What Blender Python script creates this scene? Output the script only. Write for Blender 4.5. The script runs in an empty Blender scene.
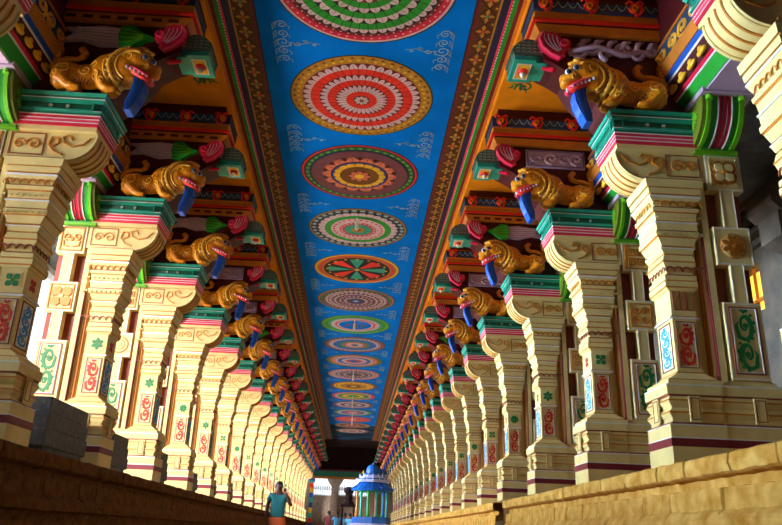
import bpy, bmesh, math, random
from mathutils import Vector, Matrix, noise
from mathutils.bvhtree import BVHTree
random.seed(7)
PI = math.pi
col = bpy.context.scene.collection

# ------------------------------------------------------------------ materials
def mat(name, rgb, rough=.55, var=.08, bump=0., scale=6., spec=.4, rgb2=None):
    m = bpy.data.materials.new(name); m.use_nodes = True
    nt = m.node_tree; n = nt.nodes; l = nt.links
    b = n['Principled BSDF']; b.inputs['Roughness'].default_value = rough
    b.inputs['Specular IOR Level'].default_value = spec
    tc = n.new('ShaderNodeTexCoord'); nz = n.new('ShaderNodeTexNoise')
    nz.inputs['Scale'].default_value = scale; nz.inputs['Detail'].default_value = 5
    l.new(tc.outputs['Object'], nz.inputs['Vector'])
    r = n.new('ShaderNodeValToRGB'); r.color_ramp.elements[0].position = .3; r.color_ramp.elements[1].position = .7
    a = rgb2 or tuple(c*(1-var*2) for c in rgb)
    r.color_ramp.elements[0].color = (*a, 1); r.color_ramp.elements[1].color = (*[min(1, c*(1+var)) for c in rgb], 1)
    l.new(nz.outputs['Fac'], r.inputs['Fac']); l.new(r.outputs['Color'], b.inputs['Base Color'])
    if bump:
        bp = n.new('ShaderNodeBump'); bp.inputs['Strength'].default_value = bump; bp.inputs['Distance'].default_value = .02
        l.new(nz.outputs['Fac'], bp.inputs['Height']); l.new(bp.outputs['Normal'], b.inputs['Normal'])
    return m
def glow(name, rgb, s):
    m = bpy.data.materials.new(name); m.use_nodes = True; b = m.node_tree.nodes['Principled BSDF']
    b.inputs['Base Color'].default_value = (*rgb, 1); b.inputs['Emission Color'].default_value = (*rgb, 1)
    b.inputs['Emission Strength'].default_value = s
    return m
M = dict(
 cream=mat('cream paint', (.80,.60,.24), .5, .05, spec=.25), line=mat('ochre line paint', (.62,.21,.015), .5),
 white=mat('white paint', (.80,.76,.72), .5, .04), maroon=mat('maroon paint', (.20,.012,.02), .5),
 brownline=mat('red brown line', (.33,.07,.03), .5), slot=mat('oxide red paint', (.22,.035,.015), .6),
 red=mat('crimson paint', (.72,.012,.05), .4), pink=mat('pink red paint', (.85,.04,.12), .4), scarlet=mat('scarlet paint', (.85,.03,.015), .45),
 teal=mat('teal paint', (.015,.36,.25), .4), dkgreen=mat('dark green paint', (.01,.13,.07), .4), green=mat('green paint', (.02,.33,.03), .45),
 lime=mat('lime green paint', (.14,.45,.01), .4), olive=mat('olive paint', (.13,.16,.01), .45),
 gold=mat('golden ochre paint', (.74,.25,.008), .32, .15, .1, 30), goldl=mat('light gold paint', (.90,.45,.04), .32), goldd=mat('shaded gold linework', (.42,.13,.01), .4),
 wine=mat('dark wine paint', (.075,.004,.007), .5), orange=mat('orange paint', (.88,.30,.008), .6, .1, .1, 3, .2), rail=mat('burnt orange paint', (.62,.20,.02), .45),
 lav=mat('lavender paint', (.52,.36,.50), .45), lavd=mat('deep lavender line', (.22,.13,.26), .5),
 blue=mat('royal blue paint', (.006,.09,.50), .45), navy=mat('navy paint', (.02,.02,.07), .5), steel=mat('slate blue paint', (.02,.05,.13), .5),
 yellow=mat('yellow paint', (.90,.50,.02), .4), sage=mat('grey green scale paint', (.10,.17,.12), .4), sagel=mat('pale sage', (.36,.42,.34), .4),
 sky=mat('azure ceiling paint', (.0,.20,.80), .8, .1, 0, 1.5, .05), black=mat('black line paint', (.012,.012,.015), .5), salmon=mat('salmon paint', (.75,.19,.10), .5),
 rosew=mat('pale rose paint', (.70,.50,.56), .5), plum=mat('plum paint', (.18,.05,.07), .5), brown=mat('brown paint', (.20,.07,.01), .5), tan=mat('tan gold paint', (.50,.24,.025), .5),
 border=mat('dark brown border paint', (.13,.035,.008), .5), faint=mat('faded white brushwork', (.30,.46,.58), .6), turq=mat('turquoise paint', (.05,.55,.62), .5),
 violet=mat('violet paint', (.10,.06,.14), .5),
 stone=mat('yellow sandstone', (.66,.38,.10), .9, .2, 1.2, 7, .1, (.50,.22,.025)), stone_shaded=mat('shaded sandstone', (.17,.068,.018), .9, .2, 1.0, 9, .1, (.08,.03,.009)),  # left plinth and recess: sandstone with its shade put into the colour
 granite=mat('grey granite', (.10,.105,.12), .6, .2, .6, 14), floor=mat('worn stone floor', (.62,.52,.38), .7, .15, .3, 2),
 plaster=mat('grey plaster', (.15,.15,.15), .9, .2, .4, 4, .2), wallst=mat('weathered wall stone', (.16,.115,.08), .9, .2, .6, 3, .2, (.09,.075,.065)),
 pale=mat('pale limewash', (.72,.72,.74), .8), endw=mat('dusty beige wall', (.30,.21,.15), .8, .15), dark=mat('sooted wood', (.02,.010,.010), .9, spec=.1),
 skin=mat('brown skin', (.10,.04,.022), .5), hair=mat('black hair', (.012,.01,.01), .5), shirt=mat('teal shirt cloth', (.02,.22,.28), .8), cloth=mat('orange dhoti cloth', (.70,.15,.05), .8),
 pblue=mat('bright blue paint', (.006,.12,.50), .5), pwhite=mat('pale lilac paint', (.50,.50,.70), .5), shirtb=mat('light blue shirt cloth', (.10,.35,.60), .8), cloth2=mat('maroon cloth', (.15,.02,.02), .8),
 redp=mat('brushed red paint', (.60,.02,.01), .5), greenp=mat('brushed green paint', (.01,.20,.05), .5), cyan=mat('brushed cyan paint', (.02,.30,.72), .5),
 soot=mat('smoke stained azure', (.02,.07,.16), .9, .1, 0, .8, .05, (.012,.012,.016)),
 amber=glow('lit amber window', (1,.55,.06), 1.6),
)

# ------------------------------------------------------------------ mesh builder
class MB:
    def __init__(s): s.v=[]; s.f=[]; s.m=[]; s.names=[]
    def mi(s, n):
        if n not in s.names: s.names.append(n)
        return s.names.index(n)
    def add(s, vs, fs, m):
        o=len(s.v); s.v += [tuple(v) for v in vs]; k=s.mi(m)
        for f in fs: s.f.append(tuple(i+o for i in f)); s.m.append(k)
    def box(s, x0,x1,y0,y1,z0,z1,m):
        s.add([(x,y,z) for z in (z0,z1) for x,y in ((x0,y0),(x1,y0),(x1,y1),(x0,y1))],
              [(3,2,1,0),(4,5,6,7),(0,1,5,4),(1,2,6,5),(2,3,7,6),(3,0,4,7)], m)
    def frus(s, x0,x1,hw0,X0,X1,hw1,z0,z1,m,cy=0):
        s.add([(x0,cy-hw0,z0),(x1,cy-hw0,z0),(x1,cy+hw0,z0),(x0,cy+hw0,z0),(X0,cy-hw1,z1),(X1,cy-hw1,z1),(X1,cy+hw1,z1),(X0,cy+hw1,z1)],
              [(3,2,1,0),(4,5,6,7),(0,1,5,4),(1,2,6,5),(2,3,7,6),(3,0,4,7)], m)
    def prism(s, pts, a0, a1, m, axis='y'):
        n=len(pts)
        def P(p,a): return (p[0],a,p[1]) if axis=='y' else ((a,p[0],p[1]) if axis=='x' else (p[0],p[1],a))
        s.add([P(p,a0) for p in pts]+[P(p,a1) for p in pts], [tuple(range(n)), tuple(range(2*n-1,n-1,-1))]+[(i,(i+1)%n,n+(i+1)%n,n+i) for i in range(n)], m)
    def tube(s, pts, rad, m, n=8, flat=None):
        pts=[Vector(p) for p in pts]; N=len(pts)
        if not hasattr(rad,'__len__'): rad=[rad]*N
        vs=[]; up=Vector((0,1,0))
        for i,p in enumerate(pts):
            t=(pts[min(i+1,N-1)]-pts[max(i-1,0)])
            if t.length<1e-9: t=Vector((0,0,1))
            t.normalize(); a=t.cross(up)
            if a.length<.1: a=t.cross(Vector((1,0,0)))
            a.normalize(); b=t.cross(a); b.normalize()
            for k in range(n):
                an=2*PI*k/n; vs.append(p+a*math.cos(an)*rad[i]+b*math.sin(an)*rad[i]*(flat or 1))
        fs=[(i*n+k,i*n+(k+1)%n,(i+1)*n+(k+1)%n,(i+1)*n+k) for i in range(N-1) for k in range(n)]
        fs+=[tuple(range(n-1,-1,-1)), tuple((N-1)*n+k for k in range(n))]
        s.add(vs,fs,m)
    def ell(s, c, r, m, u=12, v=8, rot=None):
        vs=[]; 
        for j in range(1,v):
            th=PI*j/v
            for i in range(u):
                ph=2*PI*i/u; p=Vector((r[0]*math.sin(th)*math.cos(ph), r[1]*math.sin(th)*math.sin(ph), r[2]*math.cos(th)))
                if rot: p=rot@p
                vs.append(p+Vector(c))
        t=Vector((0,0,r[2])); 
        if rot: t=rot@t
        vs+= [Vector(c)+t, Vector(c)-t]; T=len(vs)-2
        fs=[(j*u+i,(j+1)*u+i,(j+1)*u+(i+1)%u,j*u+(i+1)%u) for j in range(v-2) for i in range(u)]
        fs+=[(T,i,(i+1)%u) for i in range(u)]+[(T+1,(v-2)*u+(i+1)%u,(v-2)*u+i) for i in range(u)]
        s.add(vs,fs,m)
    def lathe(s, prof, c, m, n=12, axis='z'):
        vs=[]
        for r,z in prof:
            for k in range(n):
                a=2*PI*k/n; vs.append((c[0]+r*math.cos(a), c[1]+r*math.sin(a), c[2]+z))
        N=len(prof); fs=[(i*n+k,i*n+(k+1)%n,(i+1)*n+(k+1)%n,(i+1)*n+k) for i in range(N-1) for k in range(n)]
        fs+=[tuple(range(n-1,-1,-1)), tuple((N-1)*n+k for k in range(n))]
        s.add(vs,fs,m)
    def ribbon(s, pts, w, mp, t, m):          # flat painted stroke; mp(a,b,d) gives the 3D point
        N=len(pts); vs=[]
        if not hasattr(w,'__len__'): w=[w]*N
        for i,(a,b) in enumerate(pts):
            a0,b0=pts[max(i-1,0)]; a1,b1=pts[min(i+1,N-1)]; L=math.hypot(a1-a0,b1-b0) or 1; nx,ny=-(b1-b0)/L,(a1-a0)/L
            h=w[i]/2
            vs += [mp(a+nx*h,b+ny*h,0),mp(a+nx*h*.9,b+ny*h*.9,t),mp(a-nx*h*.9,b-ny*h*.9,t),mp(a-nx*h,b-ny*h,0)]
        fs=[]
        for i in range(N-1):
            for k in range(3): fs.append((4*i+k,4*i+k+1,4*i+4+k+1,4*i+4+k))
        fs += [(0,1,2,3),(4*N-1,4*N-2,4*N-3,4*N-4)]
        s.add(vs,fs,m)
    def disc(s, a, b, r, mp, t, m, n=10, ra=None):
        ra=ra or r
        vs=[mp(a+ra*math.cos(2*PI*k/n),b+r*math.sin(2*PI*k/n),0) for k in range(n)]+[mp(a+ra*math.cos(2*PI*k/n)*.95,b+r*math.sin(2*PI*k/n)*.95,t) for k in range(n)]
        s.add(vs,[tuple(range(n,2*n))]+[(k,(k+1)%n,n+(k+1)%n,n+k) for k in range(n)],m)
    def rect(s, a0,a1,b0,b1, mp, t, m):
        s.add([mp(a,b,d) for d in (0,t) for a,b in ((a0,b0),(a1,b0),(a1,b1),(a0,b1))],[(4,5,6,7),(0,1,5,4),(1,2,6,5),(2,3,7,6),(3,0,4,7)],m)
    def frame(s, a0,a1,b0,b1,w,mp,t,m):
        s.rect(a0,a1,b0,b0+w,mp,t,m); s.rect(a0,a1,b1-w,b1,mp,t,m); s.rect(a0,a0+w,b0+w,b1-w,mp,t,m); s.rect(a1-w,a1,b0+w,b1-w,mp,t,m)
    def mesh(s, name, off=(0,0,0), smooth=False):
        me=bpy.data.meshes.new(name)
        me.from_pydata([(x-off[0],y-off[1],z-off[2]) for x,y,z in s.v],[],s.f)
        for n in s.names: me.materials.append(M[n])
        me.polygons.foreach_set('material_index', s.m)
        bm=bmesh.new(); bm.from_mesh(me); bmesh.ops.recalc_face_normals(bm, faces=bm.faces[:]); bm.to_mesh(me); bm.free()
        if smooth: me.polygons.foreach_set('use_smooth',[True]*len(me.polygons))
        me.update(); return me
    def build(s, name, parent=None, off=(0,0,0), smooth=False, **tags):
        o=bpy.data.objects.new(name, s.mesh(name,off,smooth)); col.objects.link(o)
        if parent: o.parent=parent
        for k,v in tags.items(): o[k]=v
        return o
def empty(name, loc, label=None, cat=None, group=None):
    o=bpy.data.objects.new(name,None); col.objects.link(o); o.location=loc; o.empty_display_size=.1
    if label: o['label']=label
    if cat: o['category']=cat
    if group: o['group']=group
    return o
kids={}
def children(o): return [c for c in bpy.data.objects if c.parent==o]
def copy_tree(o, cache={}):
    def rec(a, par):
        c=a.copy(); col.objects.link(c)
        if par: c.parent=par
        if a.name not in cache: cache[a.name]=[x for x in children(a)]
        for ch in cache[a.name]: rec(ch,c)
        return c
    return rec(o,None)
ORD=['first','second','third','fourth','fifth','sixth','seventh','eighth','ninth','tenth','eleventh','twelfth','thirteenth','fourteenth','fifteenth','sixteenth','seventeenth','eighteenth','nineteenth','twentieth','twenty-first','twenty-second','twenty-third','twenty-fourth','twenty-fifth']

# ------------------------------------------------------------------ layout
RY=[3.98,6.18,8.42,10.85,13.2,15.35,17.6,19.7,22.0]; RY+= [22.0+2.27*i for i in range(1,13)]
LY=[4.3,6.43,8.75,11.15,13.5,15.7,17.9,20.2,22.5]; LY+= [22.5+2.25*i for i in range(1,13)]
PT=1.28                         # plinth top
OFF=(3.1,0,PT)                  # pillar origin in its own authoring frame

# stroke helpers --------------------------------------------------------------
def spiral(cx,cy,r,a0,turns,d=1,n=18,r1=.12):
    return [(cx+r*(1-(1-r1)*i/(n-1))*math.cos(a0+d*2*PI*turns*i/(n-1)), cy+r*(1-(1-r1)*i/(n-1))*math.sin(a0+d*2*PI*turns*i/(n-1))) for i in range(n)]
def vine(mb,a0,a1,b0,b1,mp,t,m,n=3,w=None):
    W=a1-a0; H=(b1-b0)/n; ca=(a0+a1)/2; rx=W*.43; ry=H*.50
    for i in range(n):
        cy=b0+H*(i+.5); d=1 if i%2 else -1
        def P(an,k): return (ca+rx*k*math.cos(an)*d, cy+ry*k*math.sin(an))
        q=[P(-PI*.55+PI*2.5*j/19, 1-.85*j/19) for j in range(20)]
        ww=min(rx,ry)*.70
        mb.ribbon(q,[ww*(.55+.45*math.sin(PI*min(1,j/10))) *(1-.35*j/19) for j in range(20)],mp,t,m)
        mb.disc(*P(0,.08),ww*.5,mp,t,m,9)
        for j in range(7): mb.disc(*P(-PI*.45+j*PI*.17,1.12),ww*(.36 if j%2 else .28),mp,t,m,7)
        mb.ribbon([P(-PI*.55,1),P(-PI*.75,1.15),P(-PI*1.0,1.05),P(-PI*1.1,.8)],[ww*.7,ww*.8,ww*.5,ww*.15],mp,t,m)
    mb.disc(ca,b1-ry*.02,rx*.22,mp,t,m,8); mb.disc(ca,b0+ry*.02,rx*.2,mp,t,m,8)
def flower(mb,ca,cb,r,mp,t,m,n=8,mc=None,fat=.42):
    for k in range(n):
        a=2*PI*k/n+PI/n; c,s=math.cos(a),math.sin(a)
        pts=[(ca+c*r*q,cb+s*r*q) for q in (.18,.45,.75,1)]
        mb.ribbon(pts,[r*.1,r*fat*(4/n+.5),r*fat*(4/n+.45),r*.08],mp,t,m)
    mb.disc(ca,cb,r*.17,mp,t*1.3,mc or m,10)

# ------------------------------------------------------------------ pillar
U0,U1,HW=2.84,3.30,.165
def mpF(y):      # plane facing the camera (-Y) at y
    return lambda a,b,d: (a,y-d,b)
def mpA(u):      # plane facing the aisle
    return lambda a,b,d: (u-d,a,b)
def layers(mb, L, u0=U0, u1=U1, hw=HW, k=.55, right=0):
    for z0,z1,e0,e1,m in L:
        mb.frus(u0-e0,u1+e0*right,hw+e0*k,u0-e1,u1+e1*right,hw+e1*k,z0,z1,m)
BASE=[(1.28,1.42,.14,.14,'cream'),(1.42,1.485,.145,.145,'maroon'),(1.485,1.495,.142,.142,'white'),(1.495,1.59,.14,.14,'cream'),(1.59,1.60,.145,.14,'white'),(1.60,1.615,.125,.125,'brownline'),
  (1.615,1.65,.11,.11,'cream'),(1.65,1.69,.11,.135,'cream'),(1.69,1.705,.135,.135,'line'),(1.705,1.735,.13,.105,'cream'),(1.735,1.76,.105,.12,'cream'),(1.76,1.79,.12,.135,'cream'),(1.79,1.803,.135,.135,'line'),(1.803,1.83,.13,.115,'cream'),
  (1.83,1.845,.125,.125,'brownline'),(1.845,1.92,.14,.14,'cream'),(1.92,1.93,.142,.142,'white')]
def make_column(mb):
    layers(mb,BASE,U0,3.06,HW,.55,.8)
    LL=([(1.93,1.97,.12,.115,'cream'),(1.97,1.98,.105,.10,'line'),(1.98,2.04,.09,.01,'cream'),(2.04,2.05,.012,.012,'line'),(2.05,2.52,0,0,'cream'),(2.52,2.535,.02,.02,'white'),(2.535,2.545,.012,.012,'line'),
      (2.545,2.78,0,0,'cream'),(2.78,2.80,.012,.03,'cream'),(2.80,2.815,.03,.03,'line'),(2.815,2.86,.035,.035,'cream'),(2.86,2.875,.02,.02,'line'),(2.875,2.915,.03,.03,'cream'),(2.915,2.93,.015,.015,'brownline'),
      (2.93,3.04,.0,.035,'cream'),(3.04,3.055,.04,.04,'line'),(3.055,3.11,.035,.02,'cream'),(3.11,3.125,.012,.012,'line'),(3.125,3.17,.02,.04,'cream'),(3.17,3.18,.045,.045,'white'),(3.18,3.20,.03,.03,'line'),(3.20,3.27,.035,.065,'cream'),
      (3.27,3.285,.07,.07,'line'),(3.285,3.33,.08,.085,'cream'),(3.33,3.345,.065,.065,'brownline'),(3.345,3.41,.07,.075,'cream'),(3.41,3.425,.085,.085,'white'),(3.425,3.44,.07,.07,'line'),(3.44,3.51,.07,.08,'cream'),(3.51,3.525,.085,.085,'line'),
      (3.525,3.56,.095,.10,'cream'),(3.56,3.575,.08,.08,'brownline'),(3.575,3.66,.07,.115,'cream'),(3.66,3.68,.12,.12,'white'),(3.68,3.70,.105,.105,'line'),(3.70,3.75,.12,.13,'cream'),(3.75,3.765,.12,.12,'line'),(3.765,3.84,.14,.15,'cream'),(3.84,3.85,.14,.14,'brownline')])
    layers(mb,LL,U0,3.06,HW,.55,1.15)
    y=-(HW+.14*.55)
    for mp,a0,a1 in ((mpF(y),2.87,2.97),(mpA(U0-.14),-.06,.06)):
        mb.rect(a0,a1,1.62,1.83,mp,.012,'cream'); mb.frame(a0+.012,a1-.012,1.635,1.815,.007,mp,.015,'brownline')
    # small dentil rows
    for z,e in ((3.30,.085),(3.47,.085)):
        yy=-(HW+e*.55)
        for i in range(9): mb.disc(U0-e+.03+i*.055,z,.012,mpF(yy),.012,'cream',6)
def leafband(mb,z,e,h,m='line'):
    yy=-(HW+e*.55); w=.075
    for i in range(6):
        a=U0-e+.045+i*w; mb.ribbon([(a+w*.5*math.cos(q),z-h*.5+h*math.sin(q)) for q in [PI*k/8 for k in range(9)]],.012,mpF(yy),.008,m)
    for i in range(5):
        a=-.14+.07*i; mb.ribbon([(a+w*.45*math.cos(q),z-h*.5+h*math.sin(q)) for q in [PI*k/8 for k in range(9)]],.012,mpA(U0-e),.008,m)
def make_pier(mb):
    layers(mb,BASE,3.30,3.60,HW-.006,.55,1); mb.box(3.0,3.4,-.218,.218,1.28,1.93,'cream')
    layers(mb,[(1.93,1.99,.10,.04,'cream')],3.30,3.60,HW-.006,.55,1)
    mb.box(3.04,3.26,-.10,.10,1.93,3.84,'cream'); mb.box(3.20,3.26,-.19,.19,1.96,3.84,'cream'); mb.box(3.192,3.20,-.19,.19,1.96,3.3,'maroon')                 # vertical fillet between column and pier
    mb.box(3.14,3.165,-.135,.135,2.0,3.2,'line'); mb.box(3.165,3.192,-.15,.15,2.0,3.3,'cream')
    mb.box(3.26,3.63,-.10,.10,1.98,4.14,'slot')
    hw=.205
    for z0,z1 in ((1.99,2.68),(3.03,3.40),(3.77,4.14)):
        mb.box(3.29,3.63,-hw,hw,z0,z1,'cream')
        mb.frame(3.295,3.625,z0+.008,z1-.008,.008,mpF(-hw),.004,'white')
    for z0,z1 in ((2.68,3.03),(3.40,3.77)):
        mb.box(3.40,3.53,-hw+.002,hw-.002,z0,z1,'cream')
        for a in (3.403,3.52): mb.rect(a,a+.007,z0,z1,mpF(-hw+.002),.004,'white')
    y=-(HW+.14*.55)
    mb.rect(3.42,3.53,1.62,1.83,mpF(y),.012,'cream'); mb.frame(3.43,3.52,1.635,1.815,.007,mpF(y),.015,'brownline')
def make_bracket(mb):
    pts=[(2.70,3.85)]+[(2.74-.29*math.sin(t),4.12-.27*math.cos(t)) for t in [PI/2*k/10 for k in range(1,11)]]+[(2.45,4.15),(3.28,4.15),(3.28,3.85)]
    mb.prism(pts,-.20,.20,'cream')
    arc=[(2.74-.295*math.sin(t),4.12-.275*math.cos(t)) for t in [PI/2*k/10 for k in range(11)]]
    for y in (-.17,-.09,0,.09,.17): mb.tube([(u,y,z) for u,z in arc],.010,'line' if abs(y)<.1 else 'cream',6)
    mb.tube([(u,-.2,z) for u,z in arc],.011,'cream',6)
    f=mpF(-.20)
    mb.ribbon([(2.50,4.09),(2.56,4.02),(2.66,3.99),(2.74,4.03),(2.76,4.09),(2.70,4.11),(2.67,4.06)],.016,f,.010,'line')
    mb.ribbon([(2.74,3.90),(2.82,3.93),(2.88,4.0),(2.86,4.08),(2.80,4.08),(2.79,4.02),(2.84,3.99)],.016,f,.012,'line')
    mb.ribbon(spiral(3.02,4.0,.07,0,1.4,1),.014,f,.010,'line'); mb.frame(2.92,3.24,3.89,4.12,.010,f,.006,'brownline')
    mb.ribbon(spiral(3.15,4.0,.06,PI,1.4,-1),.014,f,.010,'line')
def make_abacus(mb):
    L=[(4.14,4.185,0,.0,'cream'),(4.185,4.215,.01,.012,'red'),(4.215,4.222,.016,.016,'white'),(4.222,4.25,.012,.016,'pink'),(4.25,4.257,.02,.02,'white'),(4.257,4.285,.018,.02,'red'),
       (4.285,4.295,.024,.024,'white'),(4.295,4.315,.02,.025,'dkgreen'),(4.315,4.33,.028,.03,'teal'),(4.33,4.336,.034,.034,'white'),(4.336,4.415,.02,.025,'dkgreen'),(4.415,4.445,.045,.05,'teal'),(4.445,4.451,.055,.055,'white'),(4.451,4.47,.05,.06,'dkgreen'),(4.47,4.50,.065,.075,'teal')]
    layers(mb,L,2.45,3.25,.245,1.3)
    y=-(.245+.03*1.3)
    mb.frame(2.50,3.2,4.33,4.42,.014,mpF(y-.002),.014,'teal'); mb.frame(-.22,.22,4.33,4.42,.016,mpA(2.425),.014,'teal')
    for a in (2.74,2.90): mb.disc(a,4.376,.018,mpF(y+.006),.02,'sagel',10)
def make_leafcorbel(mb):
    N=10
    prof=[(-.19-.34*math.sin(PI/2*k/N),4.19+.42*(1-math.cos(PI/2*k/N))) for k in range(N+1)]
    def seg(u0,u1,m,dr=0):
        pts=[(y-dr*(i>0),z-(dr if i<N else 0)) for i,(y,z) in enumerate(prof)]+[(-.15,4.62),(-.15,4.19)]
        mb.prism(pts,u0,u1,m,'x')
    seg(3.22,3.26,'lime',.012); seg(3.26,3.325,'green'); seg(3.325,3.335,'white',.008); seg(3.335,3.455,'red'); seg(3.455,3.465,'white',.008); seg(3.465,3.525,'green'); seg(3.525,3.57,'lime',.012)
    for u in (3.37,3.42): mb.tube([(u,y-.002,z) for y,z in prof],.006,'wine',5)
    mb.box(3.19,3.60,-.26,-.13,4.13,4.165,'lime'); mb.box(3.20,3.59,-.24,-.13,4.16,4.2,'green')
    seg(3.18,3.221,'olive')
    f=lambda a,b,d:(3.18-d,a,b)
    for k in range(7):
        a=PI*k/6; mb.ribbon([(-.32+.02*math.cos(a),4.42+.02*math.sin(a)),(-.32+.075*math.cos(a),4.42+.075*math.sin(a)),(-.32+.10*math.cos(a),4.42+.10*math.sin(a))],[.012,.04,.012],f,.012,'lime')
    for k in range(3): mb.ribbon([(-.32,4.42),(-.30-.03*k,4.36+.01*k),(-.25-.05*k,4.31+.02*k)],.02,f,.010,'lime')
    for x0,x1 in ((3.22,3.26),(3.525,3.57)): mb.tube([((x0+x1)/2,-.48,4.61),((x0+x1)/2,-.535,4.58),((x0+x1)/2,-.54,4.53)],.032,'lime',8)
def make_tenon(mb):
    mb.box(3.16,3.66,-.60,-.16,4.58,4.66,'lav'); mb.box(3.19,3.63,-.54,-.16,4.62,4.70,'lav')

def make_pillar():
    root=empty('pillar',(2.7+.4,0,PT))
    def part(fn,name,**k):
        mb=MB(); fn(mb); return mb.build(name,root,OFF,**k)
    part(make_column,'column'); part(make_pier,'pier'); part(make_bracket,'scroll_bracket'); part(make_abacus,'abacus'); part(make_leafcorbel,'leaf_corbel',smooth=False); part(make_tenon,'tenon_block')
    def lb(mb): leafband(mb,3.60,.095,.05); leafband(mb,2.975,.02,.045,'brownline')
    part(lb,'leaf_band')
    def redp(mb):
        f=mpF(-HW); mb.frame(2.875,3.025,2.10,2.48,.005,f,.006,'white'); mb.frame(2.862,3.038,2.085,2.495,.007,f,.008,'brownline'); 
        mb.rect(-.105,.105,2.10,2.48,mpA(U0),.004,'white'); mb.frame(-.12,.12,2.085,2.495,.008,mpA(U0),.008,'maroon')
        mb.frame(3.33,3.59,2.04,2.64,.012,mpF(-.205),.008,'brownline'); mb.frame(3.345,3.575,2.055,2.625,.006,mpF(-.205),.010,'white')
    part(redp,'panel_frame')
    mb=MB(); vine(mb,2.888,3.012,2.12,2.46,mpF(-HW),.006,'redp',2); mb.build('red_scroll_motif',root,OFF)
    mb=MB(); vine(mb,-.085,.085,2.12,2.46,mpA(U0-.004),.004,'cyan',4); mb.build('blue_scroll_motif',root,OFF)
    mb=MB(); vine(mb,3.375,3.545,2.09,2.60,mpF(-.205),.006,'greenp',2); mb.build('green_scroll_motif',root,OFF)
    return root
# motif variants for the little squares
def var_square(k,root):
    mb=MB(); f=mpF(-.205); ca,cb=3.46,3.215
    if k==0: flower(mb,ca,cb,.115,f,.02,'goldd',8,'line'); mb.disc(ca,cb,.125,f,.004,'line',24); mb.disc(ca,cb,.118,f,.006,'cream',24)
    elif k==1:
        mb.frame(3.33,3.59,3.07,3.36,.012,f,.012,'line')
        for a in (-1,1):
            for b in (-1,1): mb.ribbon(spiral(ca+a*.05,cb+b*.055,.05,0,1.3,a*b),.014,f,.012,'line')
    elif k==2:
        for r,m in ((.13,'line'),(.112,'cream'),(.085,'line'),(.067,'cream'),(.04,'line'),(.025,'cream')): mb.disc(ca,cb,r,f,.026-r*.12,m,24)
    else:
        mb.frame(3.32,3.60,3.06,3.37,.010,f,.012,'line'); flower(mb,ca,cb,.15,f,.014,'line',4,'cream',.6)
    mb.build(['rosette','lattice_square','ring_boss','cross_flower'][k],root,OFF)
def var_top(k,root):
    mb=MB(); f=mpF(-.205); ca,cb=3.46,3.955
    mb.frame(3.325,3.595,3.80,4.11,.012,f,.012,'line' if k else 'cream')
    if k==0: flower(mb,ca,cb,.14,f,.016,'goldd',4,'line',.7); flower(mb,ca,cb,.115,f,.022,'cream',4,'line',.55)
    elif k==1:
        for a in (-1,1):
            for b in (-1,1): mb.frame(ca+a*.055-.04,ca+a*.055+.04,cb+b*.06-.045,cb+b*.06+.045,.012,f,.014,'line'); mb.disc(ca+a*.055,cb+b*.06,.015,f,.014,'line',8)
    else:
        mb.disc(ca,cb,.03,f,.014,'line',10,.02)
        for a in (-1,1): mb.ribbon(spiral(ca+a*.055,cb+.03,.05,-PI/2,1.2,a),.014,f,.014,'line'); mb.ribbon([(ca+a*.02,cb-.1),(ca+a*.09,cb-.09),(ca+a*.1,cb-.02)],.014,f,.012,'line')
    mb.build('flower_panel',root,OFF)
def var_small(k,root):
    mb=MB(); f=mpF(-HW)
    if k==0:
        for i in range(3):
            a=2.86+i*.062; mb.ribbon([(a+.031+.026*math.cos(q),2.60+(.14 if 0<q<PI else 0)*0-.02*0+ (.13 if math.sin(q)<0.01 and False else 0)) for q in [PI+PI*j/8 for j in range(9)]],.008,f,.006,'brownline')
            mb.ribbon([(a+.005,2.60),(a+.005,2.77)],.008,f,.008,'brownline'); mb.ribbon([(a+.057,2.60),(a+.057,2.77)],.008,f,.008,'brownline')
        mb.build('fluting',root,OFF)
    else:
        mb.rect(2.87,3.03,2.575,2.755,f,.003,'cream'); flower(mb,2.95,2.665,.075,mpF(-HW-.003),.004,'greenp',[8,4,6,8][k],None,.5)
        flower(mb,0,2.665,.07,mpA(U0),.004,'redp',4,None,.5); mb.build('green_flower_motif',root,OFF)

base_pillar=make_pillar()
protos={}
def get_proto(key):
    if key not in protos:
        p=copy_tree(base_pillar); var_square(key[0],p); var_top(key[1],p); var_small(key[2],p); protos[key]=[p,False]
    return protos[key]
squares_txt=['round rosette','curled lattice square','ring boss','four-petal cross flower']
used=set()
def place(proto_list,key_root,loc,sx):
    if key_root[1]: o=copy_tree(key_root[0])
    else: o=key_root[0]; key_root[1]=True
    o.location=loc; o.scale=(sx,1,1); return o
RK=[(0,0,0),(0,0,0),(1,1,1),(1,1,2),(0,1,3),(3,2,1),(2,1,3),(1,0,2)]
LK=[(3,2,1),(1,2,1),(3,2,2),(2,1,2),(1,1,3),(0,2,2),(3,1,1),(2,0,3)]
kinds=[(1,1,1),(0,1,2),(2,2,3),(3,0,1)]
for side,ys,keys in ((1,RY,RK),(-1,LY,LK)):
    for i,y in enumerate(ys):
        key=keys[i] if i<len(keys) else kinds[i%4]
        o=place(None,get_proto(key),(side*3.1,y,PT),side)
        sn='right' if side>0 else 'left'
        if i==0: lab='cream carved pillar closest to the camera on the %s, mostly outside the frame'%sn
        elif i==1: lab='large cream carved pillar with %s at the near end of the %s row'%(squares_txt[key[0]],sn)
        else: lab='%s cream carved pillar from the near end of the %s colonnade'%(ORD[i-1],sn)
        o['label']=lab; o['category']='pillar'; o['group']='cream pillars along the %s plinth'%sn
for c in children(base_pillar): bpy.data.objects.remove(c)
bpy.data.objects.remove(base_pillar)

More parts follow.
